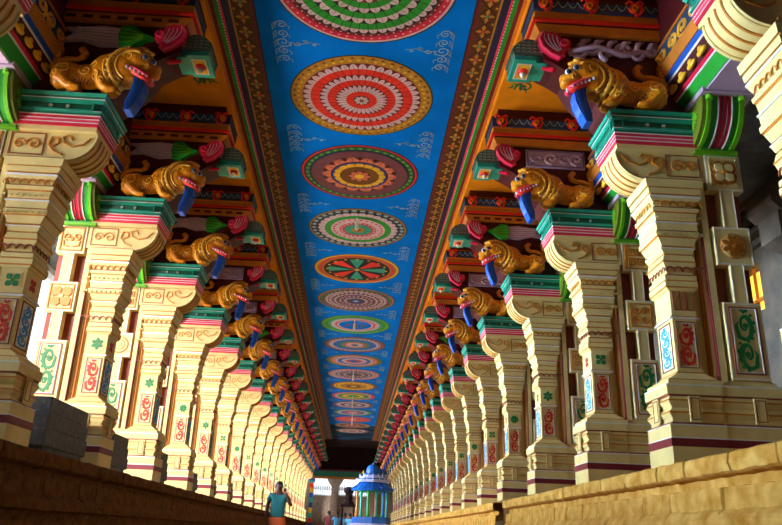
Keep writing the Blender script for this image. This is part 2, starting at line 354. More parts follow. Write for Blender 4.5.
# ------------------------------------------------------------------ lion
def remeshed(mb, name, vox=.015, mats=None, smooth_it=3):
    o=mb.build('tmp'); 
    r=o.modifiers.new('r','REMESH'); r.mode='VOXEL'; r.voxel_size=vox; r.use_smooth_shade=True
    s=o.modifiers.new('s','SMOOTH'); s.iterations=smooth_it; s.factor=.5
    dg=bpy.context.evaluated_depsgraph_get(); me=bpy.data.meshes.new_from_object(o.evaluated_get(dg)); me.name=name
    bpy.data.objects.remove(o); return me
def rotY(a): return Matrix.Rotation(a,3,'Y')
LO=(2.65,-.30,4.50)
def make_lion():
    root=empty('lion_statue',LO)
    b=MB()
    b.ell((2.24,-.32,4.80),(.19,.14,.21),'gold'); b.ell((2.13,-.34,4.87),(.15,.13,.13),'gold')
    b.ell((2.03,-.34,4.80),(.12,.10,.075),'gold',rot=rotY(-.7)); b.ell((1.97,-.34,4.74),(.06,.075,.045),'gold')      # muzzle pointing down and out
    b.ell((1.945,-.34,4.80),(.04,.06,.04),'gold')
    b.ell((2.17,-.33,4.66),(.10,.085,.035),'gold',rot=rotY(-.35))                                                   # lower jaw
    b.ell((2.40,-.31,4.76),(.20,.13,.20),'gold'); b.ell((2.60,-.30,4.70),(.22,.10,.13),'gold'); b.ell((2.79,-.30,4.70),(.16,.12,.14),'gold'); b.ell((2.84,-.33,4.66),(.10,.11,.13),'gold')
    for y in (-.38,-.26):
        b.tube([(2.42,y,4.72),(2.44,y,4.62),(2.40,y,4.54)],[.075,.06,.05],'gold'); b.ell((2.37,y-.01,4.535),(.075,.05,.035),'gold')
        b.tube([(2.84,y,4.66),(2.76,y,4.58),(2.74,y,4.54)],[.09,.06,.045],'gold'); b.ell((2.70,y-.01,4.535),(.075,.05,.035),'gold')
    for k in (-1,0,1):
        for cu,y in ((2.31,-.39),(2.645,-.39)): b.ell((cu,y+.026*k,4.53),(.028,.016,.024),'gold')
    b.ell((2.10,-.42,4.91),(.05,.035,.045),'gold'); b.ell((2.02,-.42,4.87),(.035,.03,.035),'gold')                 # brows
    b.ell((2.21,-.42,4.93),(.035,.03,.05),'gold')                                                                   # ear
    b.tube([(2.92,-.29,4.72),(2.965,-.29,4.80),(2.93,-.29,4.87),(2.83,-.29,4.90),(2.74,-.29,4.90),(2.69,-.29,4.93),(2.68,-.29,4.98),(2.71,-.29,5.02),(2.75,-.29,5.01)],[.04,.035,.032,.03,.03,.035,.042,.035,.02],'gold')
    me=remeshed(b,'lion_body',.014)
    me2=me
    me2.materials.clear(); me2.materials.append(M['gold'])
    body=bpy.data.objects.new('body',me2); col.objects.link(body)
    bm=bmesh.new(); bm.from_mesh(me2); bvh=BVHTree.FromBMesh(bm); bm.free()
    me2.transform(Matrix.Translation((-LO[0],-LO[1],-LO[2]))); body.parent=root
    def hit(u,z,off=.0):
        h=bvh.ray_cast(Vector((u,-1.2,z)),Vector((0,1,0)),1.2)
        return (u,(h[0].y if h[0] else -.30)-off,z)
    c=MB()
    def curl(u,z,r,a,t,d,w=.012):
        c.tube([hit(p,q,0) for p,q in spiral(u,z,r,a,t,d,16)],[w*(1-.4*i/15) for i in range(16)],'goldl',6)
        c.tube([hit(p,q,-.002) for p,q in spiral(u,z,r*1.16,a,t*.8,d,14,.3)],w*.55,'goldd',5)
    curl(2.82,4.71,.095,0,1.5,1); curl(2.91,4.62,.05,PI,1.2,-1,.009); curl(2.60,4.72,.06,0,1.3,-1); curl(2.70,4.64,.045,PI,1.3,1,.009); curl(2.50,4.66,.05,PI/2,1.3,1); curl(2.52,4.78,.045,0,1.2,1,.009)
    curl(2.43,4.60,.04,0,1.1,1,.008); curl(2.76,4.80,.04,PI,1.2,-1,.009); curl(2.20,4.86,.05,0,1.2,1,.010); curl(2.12,4.93,.03,PI,1.1,-1,.008); curl(2.03,4.78,.035,0,1.2,-1,.009)
    for k in range(5): c.tube([hit(2.56+.03*k,4.62+.01*k,0),hit(2.58+.03*k,4.60,0),hit(2.585+.03*k,4.585,0)],.006,'goldd',5)
    for k in range(4): c.tube([hit(1.99+.028*k,4.835+.012*k,0),hit(2.0+.03*k,4.80+.012*k,0)],.007,'goldd',5)
    cm=c.mesh('x',LO,True); bj=bmesh.new(); bj.from_mesh(me2); n0=len(bj.faces); bj.from_mesh(cm); bj.faces.ensure_lookup_table()
    for f in bj.faces[n0:]: f.material_index+=1; f.smooth=True
    bj.to_mesh(me2); bj.free(); me2.materials.append(M['goldl']); me2.materials.append(M['goldd'])
    m=MB()
    for R,w,mm in ((.205,.030,'goldl'),(.165,.018,'goldd'),(.255,.016,'goldl'),(.14,.014,'goldl')):
        pts=[]
        for i in range(22):
            a=-1.15+ (3.35)*i/21
            u,z=2.17+R*1.0*math.cos(a),4.78+R*1.05*math.sin(a); pts.append(hit(u,z,0.0))
        pts=[(p[0],min(p[1],-.36) if R<.2 else p[1],p[2]) for p in pts]
        m.tube(pts,w,mm,7)
    for i in range(26):
        a=-1.1+3.2*i/25; m.tube([hit(2.17+.18*math.cos(a),4.78+.19*math.sin(a),.014),hit(2.17+.25*math.cos(a+.12),4.78+.26*math.sin(a+.12),.006)],.010,'goldl' if i%2 else 'goldd',6)
    m.build('mane',root,LO,True)
    e=MB()
    for cu,cy,cz in ((2.05,-.43,4.865),(1.985,-.40,4.835)):
        e.ell((cu,cy,cz),(.038,.030,.036),'white'); e.ell((cu-.006,cy-.020,cz-.004),(.026,.016,.026),'steel'); e.ell((cu-.009,cy-.031,cz-.006),(.014,.008,.015),'black')
    e.build('eyes',root,LO,True)
    t=MB()
    t.tube([(2.22,-.36,4.74),(2.13,-.38,4.715),(2.05,-.38,4.67),(1.985,-.36,4.645)],[.03,.042,.038,.03],'scarlet',8,1.6); t.tube([(2.24,-.44,4.765),(2.12,-.45,4.735),(2.03,-.44,4.69),(1.97,-.40,4.66)],.012,'pink',6); t.ell((1.985,-.35,4.64),(.035,.05,.028),'pink')
    t.build('mouth',root,LO,True)
    t=MB()
    for k in range(6):
        q=k/5; u=2.20-.19*q; z=4.742-.07*q; t.ell((u,-.455+.03*q,z),(.014,.012,.018),'white',8,6)
    t.lathe([(.014,0),(.010,-.02),(.002,-.045)],(1.965,-.38,4.66),'white',8)
    t.tube([(2.215,-.44,4.755),(2.12,-.44,4.715),(2.03,-.42,4.675),(1.965,-.375,4.655)],.011,'pink',6)
    t.build('teeth',root,LO,True)
    t=MB()
    P=[(2.10,4.70),(2.08,4.60),(2.095,4.50),(2.13,4.40),(2.15,4.31)]
    for (u,z),(U,Z),w0,w1 in zip(P[:-1],P[1:],(.05,.055,.055,.05),(.055,.055,.05,.03)):
        t.frus(u-w0,u+w0,.075,U-w1,U+w1,.07,z,Z,'blue',-.33)
    for k in range(3): t.ribbon([(u-.03+.03*k,z) for u,z in P],.006,mpF(-.405),.006,'steel')
    for k in range(4): t.tube([(2.05-.0*k,-.38+.03*k,4.68),(2.035,-.38+.03*k,4.55),(2.085,-.38+.03*k,4.40)],.012,'blue',6)
    t.build('hanging_tongue',root,LO)
    return root
# ------------------------------------------------------------------ transverse beam with its carved bud
BO=(2.4,0,4.5)
def bx(mb):
    mb.v=[(1.53+(x-1.53)*.84,y,5.42-(5.42-z)*.70) for x,y,z in mb.v]; return mb
def fx(mb):
    mb.v=[(2.95-(2.95-x)*1.14,y,5.40-(5.40-z)*.95) for x,y,z in mb.v]; return mb
def make_beam(kind):
    root=empty('corbel_beam',BO)
    b=MB()
    prof=[(3.7,4.502),(2.42,4.502),(2.36,4.56),(2.30,4.66),(2.20,4.72),(2.12,4.82),(2.04,4.98),(1.92,5.06),(1.80,5.12),(1.80,5.42),(3.7,5.42)]
    b.prism(prof,-.20,.20,'wine')
    b.box(1.80,3.7,-.19,.19,5.42,6.0,'wine')
    b.build('beam_body',root,BO)
    r=MB()
    r.prism([(1.76,5.40),(1.72,5.50),(3.7,5.50),(3.7,5.40)],-.25,.25,'rail'); r.box(1.74,3.7,-.235,.235,5.50,5.53,'wine'); r.box(1.70,3.7,-.27,.27,5.53,5.56,'scarlet'); r.box(1.72,3.7,-.25,.25,5.56,5.63,'rail')
    if kind==1:
        for k in range(7): r.box(1.85+.17*k,1.95+.17*k,-.256,-.24,5.43,5.465,'wine')
    r.build('rail',root,BO)
    f=MB()
    f.box(1.72,3.7,-.235,.235,5.63,5.82,'orange'); f.box(1.71,3.7,-.262,.262,5.665,5.79,'steel')
    for k in range(14):
        u=1.76+.1*k; f.ribbon([(u,5.775),(u+.025,5.72),(u+.05,5.70),(u+.075,5.72),(u+.1,5.775)],.009,mpF(-.262),.006,'faint'); f.disc(u+.05,5.75,.018,mpF(-.262),.008,'pblue',8)
    f.box(1.70,3.7,-.27,.27,5.785,5.80,'wine')
    f.build('frieze',root,BO)
    for k in range(3):
        q=MB(); u=1.82+.46*k
        q.ribbon(spiral(u,5.72,.075,-PI/2,1.0,1,18,.5),.028,mpF(-.268),.03,'scarlet'); q.ribbon(spiral(u,5.72,.04,-PI/2,1.0,-1,14,.3),.02,mpF(-.268),.04,'orange')
        for s in (-1,1): q.ribbon([(u+s*.02,5.79),(u+s*.06,5.81),(u+s*.085,5.78)],.02,mpF(-.268),.03,'scarlet')
        q.build('frieze_rosette',root,BO)
    # bud: teal arm, red curled leaf, scaled hood, pendant
    a=MB()
    a.prism([(2.12,4.94),(1.56,4.98),(1.53,5.12),(1.62,5.20),(2.12,5.16)],-.15,.15,'teal'); a.box(1.52,1.78,-.19,.19,4.96,5.03,'teal'); a.rect(1.57,1.74,-.13,.13,lambda p,q,d:(p,q,4.96-d),.004,'yellow')
    a.frame(1.57,1.74,-.13,.13,.012,lambda p,q,d:(p,q,4.96-d),.008,'white')
    a.tube([(2.10,-.10,4.93),(1.98,-.12,4.90),(1.86,-.10,4.93)],[.03,.035,.02],'red',8)
    arm=bx(a).build('bud_arm',root,BO)
    c=MB(); c.ell((1.655,0,4.955),(.062,.062,.05),'scarlet'); bx(c).build('pendant_dome',arm,smooth=True,off=BO)
    c=MB(); c.lathe([(.035,.0),(.03,-.03),(.015,-.055),(.004,-.07)],(1.655,0,4.915),'white',10); bx(c).build('pendant_tip',arm,off=BO,smooth=True)
    h=MB()
    N=9
    pts=[(1.52,5.06)]+[(1.70-.19*math.cos(t),5.10+.24*math.sin(t)) for t in [PI*.62*k/N for k in range(N+1)]]+[(1.92,5.20),(1.94,5.08)]
    h.prism(pts,-.17,.17,'sage')
    for i in range(6):
        for j in range(4):
            u=1.565+.065*i; z=5.11+.055*j
            if (u-1.70)**2/.17**2+(z-5.10)**2/.22**2<1 or (u>1.7 and z<5.25): h.ribbon([(u+.02*math.cos(q),z+.02*math.sin(q)) for q in [PI*k/5 for k in range(6)]],.008,mpF(-.17),.008,'sagel')
    for y in (-.12,-.04,.04,.12): h.tube([(1.70-.195*math.cos(t),y,5.10+.245*math.sin(t)) for t in [PI*.62*k/N for k in range(N+1)]],.022,'sage',6)
    bx(h).build('scaled_hood',root,BO)
    l=MB()
    pts=[(1.86,5.38),(1.80,5.26),(1.84,5.12),(1.93,5.02),(2.03,4.96),(2.08,5.00),(2.10,5.08),(2.16,5.14),(2.17,5.22),(2.13,5.28),(2.06,5.27),(2.04,5.33),(1.96,5.38)]
    l.prism(pts,-.27,-.05,'red')
    f2=mpF(-.27)
    l.tube([(u,-.26,z) for u,z in pts[:6]],.022,'pink',7)
    l.ribbon(spiral(2.075,5.19,.065,PI/2,1.3,-1),.020,f2,.025,'pink')
    for k in range(4): l.ribbon([(1.86+.045*k,5.35-.012*k),(1.85+.05*k,5.27),(1.885+.045*k,5.18),(1.95+.03*k,5.10),(2.01+.015*k,5.05+.012*k)],[.004,.010,.010,.008,.003],f2,.008,'rosew')
    for k in range(4): l.ell((1.87+.05*k,-.16,5.375-.004*k),(.032,.11,.03),'red',8,6)
    for k in range(3): l.ell((2.07+.035*k,-.16,5.285-.02*k),(.03,.10,.028),'red',8,6)
    bx(l).build('curled_leaf',root,BO)
    g=MB(); fp=mpF(-.20)
    if kind==0:      # rectangular plaque
        g.rect(2.24,2.90,5.10,5.35,fp,.035,'lav'); fp=mpF(-.235); g.frame(2.25,2.89,5.11,5.34,.012,fp,.006,'lavd')
        for k,(u,s) in enumerate(((2.36,1),(2.52,-1),(2.68,1),(2.80,-1))): g.ribbon(spiral(u,5.225,.085,PI*.5*s,1.3,s),.022,fp,.02,'rosew' if k%2 else 'lav')
        g.ribbon([(2.28,5.14),(2.42,5.20),(2.58,5.26),(2.72,5.18),(2.86,5.28)],.012,fp,.012,'lavd')
        fx(g).build('foliage_plaque',root,BO)
    elif kind==1:    # long fish-tail leaf with green cup
        g.prism([(2.95,5.30),(2.86,5.24),(2.95,5.14),(2.80,5.16),(2.62,5.10),(2.44,5.12),(2.44,5.32),(2.62,5.34),(2.80,5.31)],-.25,-.19,'lav')
        for k in range(5): g.ribbon([(2.84,5.18+.03*k),(2.66,5.155+.036*k),(2.46,5.14+.04*k)],.010,mpF(-.25),.012,'rosew')
        fx(g).build('foliage_tail',root,BO); g=MB()
        g.prism([(2.46,5.34),(2.36,5.35),(2.26,5.26),(2.18,5.22),(2.26,5.18),(2.36,5.09),(2.46,5.10),(2.48,5.22)],-.27,-.19,'green')
        for k in range(4): g.ribbon([(2.46,5.14+.055*k),(2.36,5.15+.045*k),(2.26,5.20+.013*k)],.010,mpF(-.27),.012,'lime')
        fx(g).build('leaf_cup',root,BO)
    else:            # flowing acanthus
        for k in range(6):
            u=2.24+.13*k; s=1 if k%2 else -1
            g.tube([(p,-.225,q) for p,q in spiral(u,5.22+.03*s,.085-.005*k,PI*(.5+.5*k),1.25,s)],[.026*(1-.5*i/17) for i in range(18)],'lav',7)
        g.tube([(2.16,-.22,5.18),(2.40,-.23,5.27),(2.62,-.23,5.18),(2.86,-.22,5.24),(2.98,-.21,5.34)],[.04,.035,.035,.03,.02],'lav',8)
        for k in range(6): g.tube([(2.26+.12*k,-.22,5.24),(2.30+.12*k,-.23,5.33),(2.36+.12*k,-.22,5.36)],[.025,.03,.012],'lav',6)
        fx(g).build('foliage_scroll',root,BO,True)
    # gilded end bracket by the architrave
    s=MB()
    fz=mpF(-.22)
    s.tube([(2.97,-.26,4.78),(2.93,-.27,4.86),(2.97,-.27,4.94),(2.93,-.28,5.02),(2.97,-.28,5.10),(2.92,-.28,5.16)],[.035,.04,.032,.04,.035,.04],'gold',7)
    for z in (4.84,4.94,5.04,5.14): s.tube([(p,-.30,q) for p,q in spiral(2.94,z,.04,0,1.2,1 if int(z*10)%2 else -1,12)],.011,'goldl',5)
    s.build('gilded_scroll',root,BO,True)
    return root
lion=make_lion()
beams=[[make_beam(k),False] for k in range(3)]
RB=[0,2,0,1,0,0,1]; LB=[1,1,1,1,0,0,1]
first=True
bk_txt=['a rectangular lavender plaque','a lavender tail leaf and green cup','a flowing lavender scroll']
for side,ys,kk in ((1,RY,RB),(-1,LY,LB)):
    sn='right' if side>0 else 'left'
    for i,y in enumerate(ys):
        k=kk[i] if i<len(kk) else (0,1,0,0,1)[i%5]
        o=place(None,beams[k],(side*BO[0],y,BO[2]),side)
        o['label']=('maroon ceiling bracket with %s above the %s pillar of the %s row'%(bk_txt[k],ORD[i-1] if i else 'frame-edge',sn)); o['category']='bracket'; o['group']='maroon carved brackets on the %s side'%sn
        if first: L=lion; first=False
        else: L=copy_tree(lion)
        L.location=(side*LO[0],y+LO[1],LO[2]); L.scale=(side,1,1)
        L['label']='golden roaring lion figure over the %s pillar of the %s row'%(ORD[i-1] if i else 'frame-edge',sn) if i!=1 else 'largest golden lion with blue tongue, nearest on the %s'%sn
        L['category']='lion statue'; L['group']='golden lions on the %s pillars'%sn

# ------------------------------------------------------------------ architrave lengths between pillars
def make_arch():
    root=empty('architrave',(3.1,0,4.6)); O=(3.1,0,4.6); Ln=1.0    # unit length, scaled per bay
    def seg(mb,p,m): mb.prism(p,0,Ln,m)
    b=MB()
    seg(b,[(3.62,4.60),(3.20,4.60),(3.18,4.62),(3.62,4.62)],'lav'); seg(b,[(3.62,4.61),(3.18,4.61),(3.10,4.70),(3.62,4.70)],'green'); seg(b,[(3.62,4.70),(3.09,4.70),(3.085,4.712),(3.62,4.712)],'white'); seg(b,[(3.62,4.712),(3.08,4.712),(3.06,4.735),(3.62,4.735)],'red')
    seg(b,[(3.62,4.735),(3.075,4.735),(3.00,4.85),(3.62,4.85)],'wine'); seg(b,[(3.62,4.85),(2.995,4.85),(2.985,4.865),(3.62,4.865)],'white'); seg(b,[(3.62,4.865),(2.985,4.865),(2.96,4.91),(3.62,4.91)],'blue')
    seg(b,[(3.62,4.91),(2.95,4.91),(2.92,5.03),(3.62,5.03)],'rail'); seg(b,[(3.62,5.03),(2.98,5.03),(2.98,5.95),(3.62,5.95)],'wine'); seg(b,[(2.99,5.10),(2.965,5.10),(2.965,5.2),(2.99,5.2)],'green')
    b.build('moulding',root,O)
    g=MB(); g.box(2.962,2.985,0,1,5.04,5.27,'steel'); g.box(2.95,2.985,0,1,5.27,5.30,'rail')
    for k in range(8):
        y=.0625+.125*k; d=1 if k%2 else -1
        g.tube([(2.955,y+.055*math.cos(q)*(1-i*.045),5.155+.085*math.sin(q)*(1-i*.045)) for i,q in enumerate([-PI/2+d*2*PI*1.3*j/17 for j in range(18)])],.014,'goldl',5)
    g.build('scroll_band',root,O)
    g=MB()
    for k in range(9):
        y=.055+.111*k; g.ell((3.035,y,4.79),(.03,.042,.058),'yellow',8,6,rotY(.5)); g.ell((3.02,y,4.815),(.022,.02,.03),'goldl',6,5,rotY(.5))
    g.build('egg_moulding',root,O,True)
    return root
arch=[make_arch(),False]
def make_soffit():
    b=MB(); b.box(1.76,2.99,0,1,6.0,6.05,'orange'); b.box(1.74,1.80,0,1,5.94,6.0,'rail')
    return b
first=True
for side,ys in ((1,RY),(-1,LY)):
    sn='right' if side>0 else 'left'
    for i in range(len(ys)-1):
        y0,y1=ys[i]+.19,ys[i+1]-.19
        o=place(None,arch,(side*3.1,y0,4.6),side); o.scale=(side,y1-y0,1)
        o['label']='painted beam with gold egg moulding in the %s gap of the %s row'%(ORD[i],sn); o['category']='beam'; o['group']='painted beams linking the %s pillars'%sn
# painted leaf sprays on the orange soffits
def leafspray():
    b=MB(); mp=lambda a,c,d:(a,c,-d)
    for s in (-1,1):
        b.ribbon(spiral(.06,.10*s,.09,-PI/2*s,1.2,s),.028,mp,.004,'dkgreen'); b.ribbon(spiral(-.08,.08*s,.06,PI/2*s,1.2,-s),.022,mp,.004,'green')
        for k in range(4): b.ribbon([(0,.02*s),(.07-.06*k,.13*s),(.12-.09*k,.24*s-.03*k*s)],[.012,.03,.006],mp,.004,'dkgreen')
    b.disc(0,0,.03,mp,.005,'scarlet',10)
    return b.mesh('leaf_spray')
spray=leafspray()
for side,ys in ((1,RY),(-1,LY)):
    sn='right' if side>0 else 'left'
    for i in range(min(8,len(ys)-1)):
        o=bpy.data.objects.new('painted_leaf_spray',spray); col.objects.link(o); o.location=(side*1.97,ys[i]+1.42,5.962); o.scale=(side,1,1)
        o['label']='green painted leaf spray on the %s orange soffit panel on the %s'%(ORD[i],sn); o['category']='painted ornament'; o['group']='leaf sprays on the %s soffit'%sn

# ------------------------------------------------------------------ setting
def struct(mb,name,**k):
    o=mb.build(name,**k); o['kind']='structure'; return o
Y0,Y1=-6.0,52.0
b=MB(); b.box(-9,7,Y0,Y1+6,-.2,0,'floor'); struct(b,'floor')
b=MB(); b.box(-1.76,1.76,Y0,40,6.12,6.25,'sky'); struct(b,'ceiling')
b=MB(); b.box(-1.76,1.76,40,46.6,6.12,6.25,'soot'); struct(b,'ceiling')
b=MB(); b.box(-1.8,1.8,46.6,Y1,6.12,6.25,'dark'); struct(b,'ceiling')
for s in (-1,1):
    b=MB(); b.box(min(s*1.74,s*3.7),max(s*1.74,s*3.7),Y0,Y1,5.96,6.12,'orange'); struct(b,'ceiling')
    b=MB()
    def strip(u0,u1,z,m): b.box(min(s*u0,s*u1),max(s*u0,s*u1),Y0,46.6,z,6.121,m)
    strip(1.215,1.235,6.115,'black'); strip(1.235,1.262,6.114,'maroon'); strip(1.262,1.48,6.116,'border'); strip(1.48,1.50,6.112,'tan'); strip(1.50,1.585,6.112,'navy'); strip(1.585,1.605,6.10,'pink')
    strip(1.605,1.618,6.10,'black'); strip(1.618,1.664,6.09,'green'); strip(1.664,1.71,6.08,'maroon'); strip(1.71,1.75,6.06,'rail'); strip(1.75,1.77,5.99,'rail')
    y=1.0
    while y<40: b.box(s*1.612-.006,s*1.612+.006,y,y+.03,6.095,6.10,'white'); y+=.055
    struct(b,'trim_%s'%('right' if s>0 else 'left'))
    b=MB(); y=5.3; k=0; mp=lambda a,c,d:(a,c,6.116-d)
    while y<46:
        ca=s*1.372
        for q in range(4):
            an=PI/2*q; L_=.115 if q%2 else .085; c,sn_=math.cos(an),math.sin(an)
            b.ribbon([(ca+c*.02,y+sn_*.02),(ca+c*L_*.55,y+sn_*L_*.55),(ca+c*L_,y+sn_*L_)],[.02,.05,.004],mp,.004,'tan')
        if y<24:
            b.disc(ca,y,.018,mp,.006,'teal' if k%2 else 'red',8)
            for d in (-1,1):
                b.ribbon([(ca,y+.1325),(ca+d*.05,y+.09),(ca+d*.10,y)],.008,mp,.003,'black'); b.ribbon([(ca,y-.1325),(ca+d*.05,y-.09),(ca+d*.10,y)],.008,mp,.003,'black')
                b.disc(ca+d*.085,y+.1325,.02,mp,.003,'tan' if d*s>0 else 'maroon',8,.016)
        y+=.265; k+=1
    struct(b,'trim_%s'%('right' if s>0 else 'left'))
# outer aisles
b=MB(); b.box(3.6,7,Y0,Y1,5.62,5.8,'plaster'); struct(b,'ceiling')
b=MB(); b.box(-6.4,-3.6,Y0,Y1,5.62,5.8,'plaster'); struct(b,'ceiling')
for s in (-1,1):
    b=MB(); b.box(min(s*3.6,s*3.75),max(s*3.6,s*3.75),Y0,Y1,4.65,6.12,'plaster'); struct(b,'trim_%s'%('right' if s>0 else 'left'))
# right outer wall with openings for lit windows
wy=[(10.25,10.95),(12.6,13.9),(17.5,19)]
b=MB(); prev=Y0
for a,c in wy: b.box(6.2,6.5,prev,a,1.2,5.7,'wallst'); b.box(6.2,6.5,a,c,1.2,4.05,'wallst'); b.box(6.2,6.5,a,c,4.8,5.7,'wallst'); prev=c
b.box(6.2,6.5,prev,Y1,1.2,5.7,'wallst')
for z,t in ((5.0,.10),(5.15,.18),(5.35,.26),(5.5,.34)): b.box(6.2-t,6.2,Y0,Y1,z,z+.09,'wallst')
struct(b,'wall_right')
for n,(a,c) in enumerate(wy):
    b=MB(); b.box(6.44,6.47,a,c,3.6,4.95,'amber'); wn=struct(b,'window_%d'%(n+1))
    b=MB()
    k=a+.12
    while k<c: b.box(6.28,6.32,k-.015,k+.015,3.6,4.95,'rail'); k+=.2
    for z in (3.62,4.27,4.9): b.box(6.27,6.33,a,c,z-.02,z+.02,'rail')
    b.build('window_bars',wn)
for k,y in enumerate((8.6,12.0,15.2)):
    b=MB(); b.prism([(6.2,4.2),(5.95,4.25),(5.9,4.45),(5.6,4.55),(5.6,4.9),(6.2,4.9)],y,y+.5,'wallst'); b.prism([(5.6,4.9),(5.5,5.0),(5.5,5.2),(6.2,5.2),(6.2,4.9)],y-.06,y+.56,'wallst')
    b.build('wall_corbel',label='rough stone corbel jutting from the right outer wall, %s from the near end'%ORD[k],category='corbel',group='stone corbels on the right wall')
# plinths: moulded stone courses with worn edges
def plinth(s,ya,yb,name,m):
    prof=[(3.9,PT),(2.70,PT),(2.672,PT-.015),(2.665,PT-.07),(2.672,PT-.125),(2.70,PT-.14),(2.77,PT-.15),(2.77,PT-.215),(2.71,PT-.225),(2.702,PT-.30),(2.70,PT-.37),(2.68,PT-.385),(2.66,PT-.41),(2.64,PT-.44),(2.64,PT-.50),(2.70,PT-.52),(2.72,PT-.56),(2.74,PT-.60),(2.74,PT-.95),(2.66,PT-1.0),(2.60,PT-1.05),(2.60,0)]
    vs=[]; fs=[]; N=len(prof)
    def js(q):
        r=[]; 
        while q<yb: r.append((q,random.uniform(-.02,.02))); q+=random.uniform(.35,.95)
        return r
    J1,J2=js(ya+.2),js(ya+.5); ysm=set(); q=ya
    while q<yb: ysm.add(round(q,4)); q+=.06 if q<22 else .2
    for jj in (J1,J2):
        for a,_ in jj:
            for e in (-.016,-.004,.004,.016):
                if ya<a+e<yb: ysm.add(round(a+e,4))
    ysm.add(yb); ysm=sorted(ysm); n=len(ysm)-1
    for y in ysm:
        g1=max(0,1-min(abs(y-a) for a,_ in J1)/.014); g2=max(0,1-min(abs(y-a) for a,_ in J2)/.014)
        k1=sum(1 for a,_ in J1 if a<y); k2=sum(1 for a,_ in J2 if a<y); o1=math.sin(k1*12.7)*.008; o2=math.sin(k2*7.3)*.010
        for i,(u,z) in enumerate(prof):
            if i==0: vs.append((s*u,y,z)); continue
            w=noise.noise(Vector((y*4,z*9,s*3)))*.014+noise.noise(Vector((y*13,z*21,5)))*.009+noise.noise(Vector((y*30,z*40,9)))*.004
            top=1<=i<=5; mid=8<=i<=11
            uu=u+w+(o1+.045*g1 if top else 0)+(o2+.035*g2 if mid else 0)
            zz=z+(noise.noise(Vector((y*5,3.3,s)))*.010-.025*g1+o1 if i in (1,2) else noise.noise(Vector((y*9,z*3,7)))*.010)
            vs.append((s*uu,y,zz))
    for j in range(n):
        for i in range(N-1): fs.append((j*N+i,j*N+i+1,(j+1)*N+i+1,(j+1)*N+i))
    mb=MB(); mb.add(vs,fs,m); o=struct(mb,name); return o
plinth(1,Y0,12.8,'wall_right','stone'); plinth(1,13.7,Y1,'wall_right','stone'); plinth(-1,Y0,Y1,'wall_left','stone_shaded')
b=MB(); b.box(2.86,3.9,12.75,13.75,0,PT-.002,'stone_shaded'); struct(b,'wall_right')
for s in (-1,1):
    b=MB(); b.box(min(s*2.9,s*9 if s<0 else 6.3),max(s*2.9,s*9 if s<0 else 6.3),Y0,Y1,PT-.3,PT-.004,'floor'); struct(b,'floor')
# left outer side: low pale parapet and stone cornice in front of the open daylight
b=MB(); b.box(-6.5,-6.2,Y0,Y1,PT-.01,1.9,'pale'); struct(b,'wall_left')
b=MB(); b.box(-6.5,-6.3,Y0,Y1,5.5,5.62,'pale'); struct(b,'trim_left')

b=MB(); b.box(-9,7,Y0-.3,Y0,-.2,6.25,'wallst'); struct(b,'wall_front_blocker')  # unseen end wall, added to stop light entering from behind the camera
b=MB(); b.box(-6.5,-6.2,Y0,3.0,1.2,5.7,'wallst'); struct(b,'wall_left')  # unseen solid stretch, added to shade the nearest left pillar
# stone blocks on the left plinth
def block(u0,u1,y0,y1,h,label):
    b=MB(); n=.012
    b.box(u0+.02,u1,y0+.05,y1-.05,PT+.0,PT+.06,'granite')
    for k,(z0,z1,e) in enumerate(((.05,h*.42,.0),(h*.42,h*.7,.03),(h*.7,h,.07))):
        b.box(u0+e*.3,u1-e*.3,y0+e,y1-e*.4,PT+z0,PT+z1,'granite')
    b.mesh
    o=b.build('stone_block',off=((u0+u1)/2,(y0+y1)/2,PT)); o.location=(-(u0+u1)/2-.03,(y0+y1)/2,PT+.012); o.scale=(-1,1,1)
    m=o.modifiers.new('b','BEVEL'); m.width=.012; m.segments=2
    o['label']=label; o['category']='stone block'; o['group']='stone blocks on the left plinth'
block(2.74,3.30,7.15,8.30,.52,'big stepped grey stone block left of the second left pillar')
for i in range(2,14):
    y=LY[i]+.32; w=(.85,.75,.9,.7)[i%4]
    block(2.76,3.2,y+.15,y+w,(.34,.36,.44,.46)[i%4],'dark stone block behind the %s pillar of the left row'%ORD[i-1])

